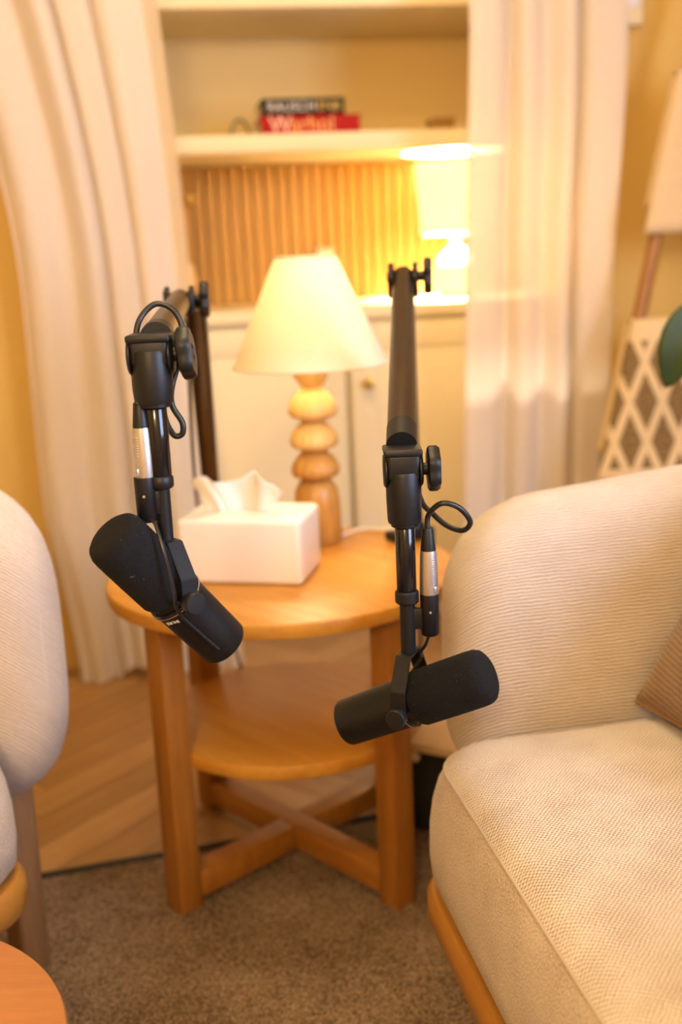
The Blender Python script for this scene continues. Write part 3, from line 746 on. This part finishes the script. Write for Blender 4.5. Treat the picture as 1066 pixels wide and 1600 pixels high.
t = thing('potted_plant', 'potted plant whose green leaf reaches in at the right edge', 'plant', (0.80, 1.98, 0.005))
PB = V((0.80, 1.98, 0.005))
bm = BM(); lathe(bm, [(0, 0), (0.085, 0), (0.09, 0.005), (0.115, 0.19), (0.12, 0.2), (0.112, 0.2), (0.106, 0.17), (0, 0.17)], 40); pot = finish('pot', bm, terracotta, t)
bm = BM(); lathe(bm, [(0, 0.178), (0.105, 0.176), (0.1, 0.171), (0, 0.171)], 32); finish('soil', bm, soil, pot)
bm = BM(); tube(bm, catmull([(0, 0, 0.17), (-0.01, -0.01, 0.5), (0.01, -0.02, 0.85), (0.0, -0.03, 1.15)]), [0.011 - 0.0003 * k for k in range(25)], 10); stem = finish('stem', bm, leaf_mat, t)
def leaf(base, tip, width, nrm_, bow=0.02):
    base, tip = V(base), V(tip); ax = tip - base; L = ax.length; ax.normalize()
    nn = V(nrm_); nn = (nn - ax * nn.dot(ax)).normalized(); sd = ax.cross(nn)
    bm = BM(); rows = []
    for k in range(15):
        f = k / 14; hw = width * (math.sin(PI * f ** 0.85) ** 0.75) + 0.0015
        if f > 0.99: hw = 0.001
        row = []
        for q in range(-4, 5):
            s = q / 4
            row.append(bm.verts.new(base + ax * L * f + sd * hw * s + nn * (bow * math.sin(PI * f) + 0.25 * abs(s) * hw)))
        rows.append(row)
    for a, b_ in zip(rows, rows[1:]):
        for i in range(8): bm.faces.new((a[i], a[i + 1], b_[i + 1], b_[i]))
    for q in bm.verts: q.co -= PB
    o = finish('leaf', bm, leaf_mat, t, angle=180)
    md = o.modifiers.new('thickness', 'SOLIDIFY'); md.thickness = 0.0014
    bm = BM(); st = PB + V((0, -0.02, base.z - 0.06)); tube(bm, [p - PB for p in catmull([st, st.lerp(base, 0.5) + V((0, 0, 0.02)), base + ax * 0.01])], 0.0028, 8); finish('petiole', bm, leaf_mat, o)
leaf((0.615, 1.9, 0.945), (0.566, 1.9, 0.797), 0.036, (-0.25, -0.95, 0.2), 0.012)
for b0, t0, wd, nn in [((0.88, 1.98, 1.0), (1.05, 1.95, 0.9), 0.045, (0.2, -0.5, 0.8)), ((0.80, 1.88, 1.08), (0.80, 1.74, 1.0), 0.04, (0.2, -0.4, 0.9)),
                       ((0.84, 2.05, 1.15), (0.93, 2.15, 1.22), 0.04, (-0.4, -0.5, 0.7)), ((0.90, 1.94, 0.78), (1.06, 1.88, 0.72), 0.045, (0, -0.6, 0.8)), ((0.80, 1.96, 1.18), (0.82, 1.94, 1.34), 0.035, (0, -0.95, 0.2))]:
    leaf(b0, t0, wd, nn)

# ------------------------------------------------------------------ boom arms, microphones and cables
def knob(bm, c, ax, r, th, lobes=6, dep=0.12, upref=(0, 0, 1)):
    m_ = frame(c, ax, upref)
    bm2 = lathe(bm, [(0, 0), (r * 0.86, 0), (r * 0.97, th * 0.12), (r, th * 0.3), (r, th * 0.75), (r * 0.9, th), (r * 0.35, th), (r * 0.3, th * 0.9), (0, th * 0.9)], 48, m_, (lobes, dep))
    return bm2
def boom_arm(label, base, head, elbow, rod_xy, zs, lower_side, cyl_r, sgn=1, kz=0):
    """base: point on the table rim; head: front joint; elbow: rear joint; zs: heights on the hanging rod"""
    bx = V(base); T = lambda p: V(p) - bx
    t = thing('boom_arm', label, 'boom arm', base, 0, 'black microphone boom arms')
    out = V((base[0] - TC.x, base[1] - TC.y, 0)).normalized(); side = V((-out.y, out.x, 0))
    # clamp on the rim: upper jaw, spine, lower jaw, screw
    m_ = M(((out.x, side.x, 0), (out.y, side.y, 0), (0, 0, 1)))
    bm = BM(); box(bm, m_ @ V((-0.012, 0, 0.010)), (0.075, 0.044, 0.018), 0.004, 2, m_); box(bm, m_ @ V((0.029, 0, -0.030)), (0.014, 0.044, 0.098), 0.003, 2, m_)
    box(bm, m_ @ V((-0.006, 0, -0.073)), (0.075, 0.040, 0.012), 0.003, 2, m_); cl = finish('clamp', bm, black_metal, t)
    bm = BM(); tube(bm, [m_ @ V((-0.02, 0, -0.030)), m_ @ V((-0.02, 0, -0.105))], 0.005, 10); lathe(bm, [(0, 0), (0.014, 0), (0.014, 0.003), (0, 0.004)], 20, M.Translation(m_ @ V((-0.02, 0, -0.0305)))); tube(bm, [m_ @ V((-0.042, 0, -0.103)), m_ @ V((0.002, 0, -0.103))], 0.004, 8); finish('clamp_screw', bm, black_metal, cl)
    foot = V(base) + V((0, 0, 0.019))
    bm = BM(); lathe(bm, [(0, 0), (0.024, 0), (0.024, 0.008), (0.019, 0.014), (0.017, 0.04), (0.02, 0.044), (0, 0.044)], 28, M.Translation(T(foot))); finish('swivel', bm, black_metal, t)
    # lower tube, offset beside the elbow
    el = V(elbow); lo_top = el + V(lower_side) ; lo_bot = foot + V((0, 0, 0.055))
    bm = BM(); tube(bm, [T(foot + V((0, 0, 0.03))), T(lo_bot), T(lo_bot.lerp(lo_top, 0.5)), T(lo_top)], [0.013, 0.0165, 0.0165, 0.0165], 24); finish('lower_tube', bm, bronze_tube, t)
    # elbow: two side cheeks, pin and knob
    hd = V(head); ax = (el - hd).normalized(); rt = ax.cross(V((0, 0, 1))).normalized()
    for s in (-1, 1):
        bm = BM(); lathe(bm, [(0, -0.004), (0.019, -0.004), (0.021, -0.002), (0.021, 0.002), (0.019, 0.004), (0, 0.004)], 28, frame(T(el + rt * (0.0180 * s)), rt * s))
        bx_ = frame(T(el + rt * (0.0180 * s) - ax * 0.018), ax, rt).to_3x3()
        box(bm, T(el + rt * (0.0180 * s) - ax * 0.018), (0.008, 0.034, 0.055), 0.002, 2, bx_)
        eb = finish('elbow_plate', bm, black_metal, t)
    bm = BM(); tube(bm, [T(el - rt * 0.024), T(el + rt * 0.034)], 0.0075, 14); finish('pivot_pin', bm, black_metal, eb)
    bm = BM(); knob(bm, T(el + rt * 0.030), rt, 0.024, 0.013); finish('knob', bm, black_plastic, t)
    # upper tube with a front sleeve
    bm = BM(); tube(bm, [T(hd + ax * 0.05), T(hd.lerp(el, 0.5)), T(el)], 0.0165, 36); finish('upper_tube', bm, bronze_tube, t)
    bm = BM(); tube(bm, [T(hd + ax * 0.012), T(hd + ax * 0.052)], 0.0171, 36); finish('sleeve', bm, black_plastic, t)
    # head joint: flange, cheeks and round body hanging down
    x, y = rod_xy; z_flange, z_block, z_cyl0, z_wash, z_tube, z_col0, z_col1, z_end = zs
    O = V((x, y, 0)); k = cyl_r / 0.0175
    hm = BM()
    box(hm, T(O + V((0, 0.006, z_flange - 0.0035 * k))), (0.0415 * k, 0.044 * k, 0.0075 * k), 0.0025 * k, 3)
    box(hm, T(O + V((0, 0.005, (z_flange + z_block) / 2 - 0.004))), (0.0370 * k, 0.038 * k, (z_flange - z_block)), 0.005 * k, 3)
    hdp = finish('head', hm, black_plastic, t)
    for s in (-1, 1): bm = lathe(BM(), [(0, 0), (0.019 * k, 0), (0.019 * k, 0.0015), (0.0165 * k, 0.0035), (0, 0.004)], 32, frame(T(O + V((s * 0.0178 * k, 0.003, z_block + 0.006 * k))), (s, 0, 0))); finish('cheek', bm, black_plastic, hdp)
    bm = BM(); zc = z_cyl0; lathe(bm, [(0, zc + 0.010), (cyl_r * 1.04, zc + 0.010), (cyl_r * 1.1, zc + 0.007), (cyl_r * 1.1, zc - 0.02), (cyl_r * 1.06, z_wash + 0.003), (cyl_r * 1.01, z_wash), (0, z_wash)], 40, M.Translation(T(O))); finish('socket_body', bm, black_plastic, hdp)
    bm = BM(); tube(bm, [T(O + V((0.016 * k, 0.003, z_block + 0.006 * k))), T(O + V((0.030 * k, 0.003, z_block + 0.006 * k)))], 0.0068 * k, 16); finish('knob_stem', bm, black_plastic, hdp)
    bm = BM(); knob(bm, T(O + V((0.0262 * k, 0.003, z_block + 0.006 * k))), (1, 0, kz), 0.0238 * k, 0.0135 * k, 6, 0.06); finish('knob', bm, black_plastic, t)
    bm = BM(); lathe(bm, [(0, z_wash), (cyl_r * 0.86, z_wash), (cyl_r * 0.86, z_wash - 0.0035), (cyl_r * 0.8, z_wash - 0.0045), (0, z_wash - 0.0045)], 32, M.Translation(T(O))); finish('washer', bm, black_metal, t)
    bm = BM(); tube(bm, [T(O + V((0, 0, z_wash))), T(O + V((0, 0, z_tube - 0.002)))], cyl_r * 0.5, 20); finish('thread', bm, silver, t)
    bm = BM(); lathe(bm, [(0, z_tube), (cyl_r * 0.59, z_tube), (cyl_r * 0.63, z_tube - 0.001), (cyl_r * 0.63, z_col0 + 0.001), (cyl_r * 0.59, z_col0), (0, z_col0)], 32, M.Translation(T(O))); finish('extension_tube', bm, black_gloss, t)
    return t
def microphone(label, rod_bottom, zrod_top, collar, a, p, rod_r, socket_xy, zsock, badge_turn, lead_pts, hy=0.0605, dl=0.0):
    w_ = V((0, 0, 1)); a = V(a).normalized(); p = V(p).normalized()
    piv = V(rod_bottom) - w_ * hy
    base = piv.copy(); T = lambda q: V(q) - base
    t = thing('microphone', label, 'microphone', base, 0, 'black broadcast microphones')
    mm = frame(a * dl, a, p)
    bm = BM(); lathe(bm, [(0, 0.1035), (0.018, 0.1035), (0.0252, 0.1025), (0.0292, 0.0995), (0.0312, 0.0945), (0.0318, 0.087), (0.0318, 0.05), (0.0315, 0.016), (0.0300, 0.0125), (0.0, 0.0125)], 56, mm); finish('windscreen', bm, foam, t)
    bm = BM(); lathe(bm, [(0, -0.0845), (0.0225, -0.0845), (0.0235, -0.086), (0.0258, -0.086), (0.0272, -0.0835), (0.0276, -0.06), (0.0285, -0.012), (0.0285, -0.004), (0, -0.004)], 56, mm); bd = finish('body', bm, black_metal, t)
    bm = BM(); lathe(bm, [(0, -0.004), (0.0297, -0.004), (0.0302, -0.003), (0.0302, 0.0015), (0.0295, 0.003), (0.0272, 0.003), (0.0272, 0.0125), (0, 0.0125)], 56, mm); finish('seam_ring', bm, black_gloss, bd)
    bm = BM(); tube(bm, [mm @ V((0.0303 * math.cos(2 * PI * k / 60), 0.0303 * math.sin(2 * PI * k / 60), -0.0008)) for k in range(61)], 0.0005, 6, False); finish('trim_line', bm, greymetal, bd)
    # yoke strap in the (p, w) plane
    sd = p.cross(w_).normalized()
    pts = [(0.0385, -0.004), (0.0385, hy - 0.0345), (0.0170, hy - 0.001), (-0.0170, hy - 0.001), (-0.0385, hy - 0.0345), (-0.0385, -0.004)]
    bm = BM(); rows = []
    for i, (u, v_) in enumerate(pts):
        a0 = V(pts[i]) - V(pts[i - 1]) if i else V(pts[1]) - V(pts[0]); a1 = V(pts[i + 1]) - V(pts[i]) if i < len(pts) - 1 else a0
        a0.normalize(); a1.normalize(); n2 = V((-a0.y, a0.x)) + V((-a1.y, a1.x)); n2 = n2 / (n2.length_squared / 2) if n2.length > 1e-6 else n2
        th = 0.0016; wd = 0.0088
        c = p * u + w_ * v_; nn = (p * n2.x + w_ * n2.y) * th
        rows.append([bm.verts.new(c + nn + sd * wd), bm.verts.new(c + nn - sd * wd), bm.verts.new(c - nn - sd * wd), bm.verts.new(c - nn + sd * wd)])
    for q0, q1 in zip(rows, rows[1:]):
        for k in range(4): bm.faces.new((q0[k], q0[(k + 1) % 4], q1[(k + 1) % 4], q1[k]))
    bm.faces.new(rows[0]); bm.faces.new(rows[-1][::-1]); bmesh.ops.recalc_face_normals(bm, faces=bm.faces[:])
    bmesh.ops.bevel(bm, geom=bm.edges[:], offset=0.0006, segments=2, affect='EDGES')
    for s in (1, -1):
        lathe(bm, [(0, -0.0016), (0.0088, -0.0016), (0.0088, 0.0016), (0, 0.0016)], 28, frame(p * (0.0385 * s) - w_ * 0.004, p * s))
        tube(bm, [p * (0.026 * s), p * (0.0385 * s)], 0.006, 14)
    yk = finish('yoke', bm, black_metal, t, angle=30)
    for s in (1, -1):
        bm = BM(); lathe(bm, [(0, 0), (0.0112, 0), (0.0112, 0.0085), (0.0104, 0.0098), (0.0, 0.0102)], 32, frame(p * (0.0400 * s) - w_ * 0.003, p * s)); finish('knob', bm, black_plastic, t)
    # stem, collar, cable socket
    rb = V(rod_bottom); x, y = rb.x, rb.y
    bm = BM(); tube(bm, [T(rb - V((0, 0, 0.001))), T((x, y, zrod_top))], rod_r, 24); finish('stem', bm, black_metal, t)
    c0, c1 = collar
    bm = BM(); lathe(bm, [(0, c1), (rod_r * 1.35, c1), (rod_r * 1.55, c1 - 0.002), (rod_r * 1.55, c0 + 0.002), (rod_r * 1.35, c0), (0, c0)], 32, M.Translation(T((x, y, 0)))); finish('collar', bm, black_plastic, t)
    sx, sy = socket_xy; z0, z1 = zsock
    bm = BM(); lathe(bm, [(0, z0), (0.0085, z0), (0.0102, z0 + 0.002), (0.0106, z1 - 0.001), (0.0104, z1), (0, z1)], 32, M.Translation(T((sx, sy, 0))))
    sk = finish('cable_socket', bm, black_metal, t)
    bm = BM(); box(bm, T(((x + sx) / 2, (y + sy) / 2, z0 + (z1 - z0) * 0.42)), (abs(x - sx), 0.010, 0.024), 0.001); finish('bridge', bm, black_metal, sk)
    bm = BM(); lathe(bm, [(0, 0), (0.0014, 0), (0.0014, 0.0006), (0, 0.0008)], 12, frame(T((sx, sy - 0.0103, z0 + (z1 - z0) * 0.6)), (0, -1, 0))); finish('screw', bm, silver, sk)
    bm = BM(); tube(bm, catmull([T(q) for q in lead_pts(piv, a, p, w_)], 10), 0.0019, 8); finish('lead', bm, rubber, t)
    if badge_turn is not None:
        e1 = (mm.to_3x3() @ V((math.cos(badge_turn), math.sin(badge_turn), 0))).normalized()
        xd = a.cross(e1).normalized() * -1
        yd = e1.cross(xd).normalized()
        o_ = e1 * 0.0287 - a * (0.0085 - dl) - xd * 0.009
        text_obj('badge', 'SHURE', 0.0055, ink_white, bd, M(((xd.x, yd.x, e1.x, o_.x), (xd.y, yd.y, e1.y, o_.y), (xd.z, yd.z, e1.z, o_.z), (0, 0, 0, 1))), 0.0002)['label'] = 'small pale lettering'
    return t
def xlr_cable(label, plug_xy, z0, pts, flip=1):
    x, y = plug_xy; base = V((x, y, z0)); T = lambda q: V(q) - base
    t = thing('microphone_cable', label, 'cable', base, 0, 'microphone cables')
    bm = BM(); lathe(bm, [(0, 0), (0.0104, 0), (0.0106, 0.002), (0.0104, 0.02), (0.0096, 0.044), (0.0090, 0.0495), (0, 0.0495)], 32); pg = finish('plug', bm, silver, t)
    bm = BM()
    for k in range(8): box(bm, (0.0058 * flip, -0.0072, 0.022 + 0.0026 * k), (0.007, 0.0022, 0.0012), 0.0004, 1, M.Rotation(0.68 * flip, 3, 'Z'))
    finish('grip_ridge', bm, silver, pg)
    bm = BM(); box(bm, (0.0062 * flip, -0.0078, 0.0055), (0.0045, 0.003, 0.008), 0.0008, 2, M.Rotation(0.68 * flip, 3, 'Z')); finish('latch', bm, silver, pg)
    bm = BM(); lathe(bm, [(0, 0.0495), (0.0086, 0.0495), (0.0084, 0.052), (0.0062, 0.073), (0.0055, 0.0745), (0, 0.0745)], 28); finish('boot', bm, black_plastic, t)
    bm = BM(); tube(bm, catmull([T(q) for q in pts], 10), 0.0031, 10); finish('cord', bm, rubber, t)
    return t

# right set
RX, RY = 0.0688, 1.1775
headR = (0.0685, 1.188, 0.836); elbR = (0.1085, 1.70, 1.008); baseR = (0.130, 1.985, ZT)
boom_arm('black boom arm on the right, rising straight up behind its microphone', baseR, headR, elbR, (RX, RY), (0.841, 0.811, 0.806, 0.7596, 0.7539, 0.6825, 0.6673, 0.612), (0.0, 0.006, -0.004), 0.0175)
aR, pR0 = V((0.8304, -0.3664, 0.4197)), V((-0.4037, -0.9149, 0))
microphone('black broadcast microphone on the right, windscreen pointing right', (RX, RY, 0.6105), 0.690, (0.6673, 0.682), aR, pR0, 0.0086, (0.0936, RY), (0.629, 0.6773), None,
           lambda P, a, p, w_: [(0.0915, 1.172, 0.630), (0.088, 1.176, 0.618), (0.083, 1.185, 0.606), (0.082, 1.20, 0.59), P - p * 0.03 - a * 0.03 + w_ * 0.01, P - p * 0.027 - a * 0.06], 0.0598, -0.002)
xlr_cable('looped black cable with silver plug on the right microphone', (0.0936, RY), 0.6773,
          [(0.0936, RY, 0.750), (0.0950, RY, 0.766), (0.1085, 1.168, 0.7805), (0.1275, 1.17, 0.7745), (0.1400, 1.176, 0.757), (0.1330, 1.186, 0.745), (0.117, 1.198, 0.748), (0.102, 1.21, 0.760), (0.090, 1.225, 0.775), (0.080, 1.27, 0.83), (0.083, 1.40, 0.885), (0.100, 1.62, 0.955), (0.106, 1.72, 0.95), (0.112, 1.82, 0.82), (0.118, 1.96, 0.64), (0.135, 2.05, 0.57), (0.15, 2.08, 0.50), (0.14, 2.06, 0.25), (0.10, 2.14, 0.03), (-0.1, 2.25, 0.004), (-0.3, 2.45, 0.004)], 1)
# left set
LX_, LY_ = -0.1790, 1.096
headL = (-0.1745, 1.105, 0.972); elbL = (-0.226, 1.69, 0.988); baseL = (-0.245, 2.075, ZT)
boom_arm('black boom arm on the left, pointing at the camera above the tissue box', baseL, headL, elbL, (LX_, LY_), (0.979, 0.952, 0.9535, 0.912, 0.9077, 0.839, 0.826, 0.7725), (0.022, 0.004, -0.004), 0.0182, kz=0.1)
aL = V((-0.500, -0.405, 0.766)).normalized(); pL = V((0.405, -0.500, 0)).normalized()
pL0 = (-F - aL * (-F).dot(aL)).normalized(); nL = pL0.cross(aL).normalized()
if nL.z < 0: nL = -nL
microphone('black broadcast microphone on the left, tilted with its windscreen up', (LX_, LY_, 0.7725), 0.845, (0.826, 0.839), aL, pL, 0.0082, (-0.1945, LY_ - 0.006), (0.7935, 0.8392), -1.05,
           lambda P, a, p, w_: [(-0.188, 1.073, 0.800), (-0.182, 1.062, 0.795), (-0.174, 1.050, 0.770), P + a * 0.022 + pL0 * 0.042 + nL * 0.010, P + a * 0.006 + pL0 * 0.0335 + nL * 0.001, P - a * 0.012 + pL0 * 0.0305 - nL * 0.004, P - a * 0.045 + pL0 * 0.0292 - nL * 0.004, P - a * 0.075 + pL0 * 0.0287 - nL * 0.003], 0.0550, -0.008)
xlr_cable('black cable with silver plug looped over the left boom arm', (-0.1935, LY_ - 0.004), 0.8392,
          [(-0.1935, 1.086, 0.912), (-0.1960, 1.092, 0.930), (-0.1965, 1.10, 0.950), (-0.1970, 1.120, 0.972), (-0.1930, 1.135, 0.992), (-0.178, 1.142, 1.0055), (-0.161, 1.142, 1.000), (-0.1520, 1.140, 0.981), (-0.1535, 1.130, 0.958), (-0.164, 1.120, 0.925), (-0.165, 1.117, 0.906), (-0.1560, 1.116, 0.888), (-0.1575, 1.116, 0.876), (-0.167, 1.118, 0.877), (-0.176, 1.13, 0.90), (-0.180, 1.18, 0.950), (-0.195, 1.40, 0.957), (-0.215, 1.66, 0.962), (-0.235, 1.80, 0.87), (-0.262, 1.98, 0.68), (-0.275, 2.11, 0.56), (-0.26, 2.13, 0.45), (-0.21, 2.13, 0.2), (-0.18, 2.2, 0.01), (-0.35, 2.5, 0.004)], -1)
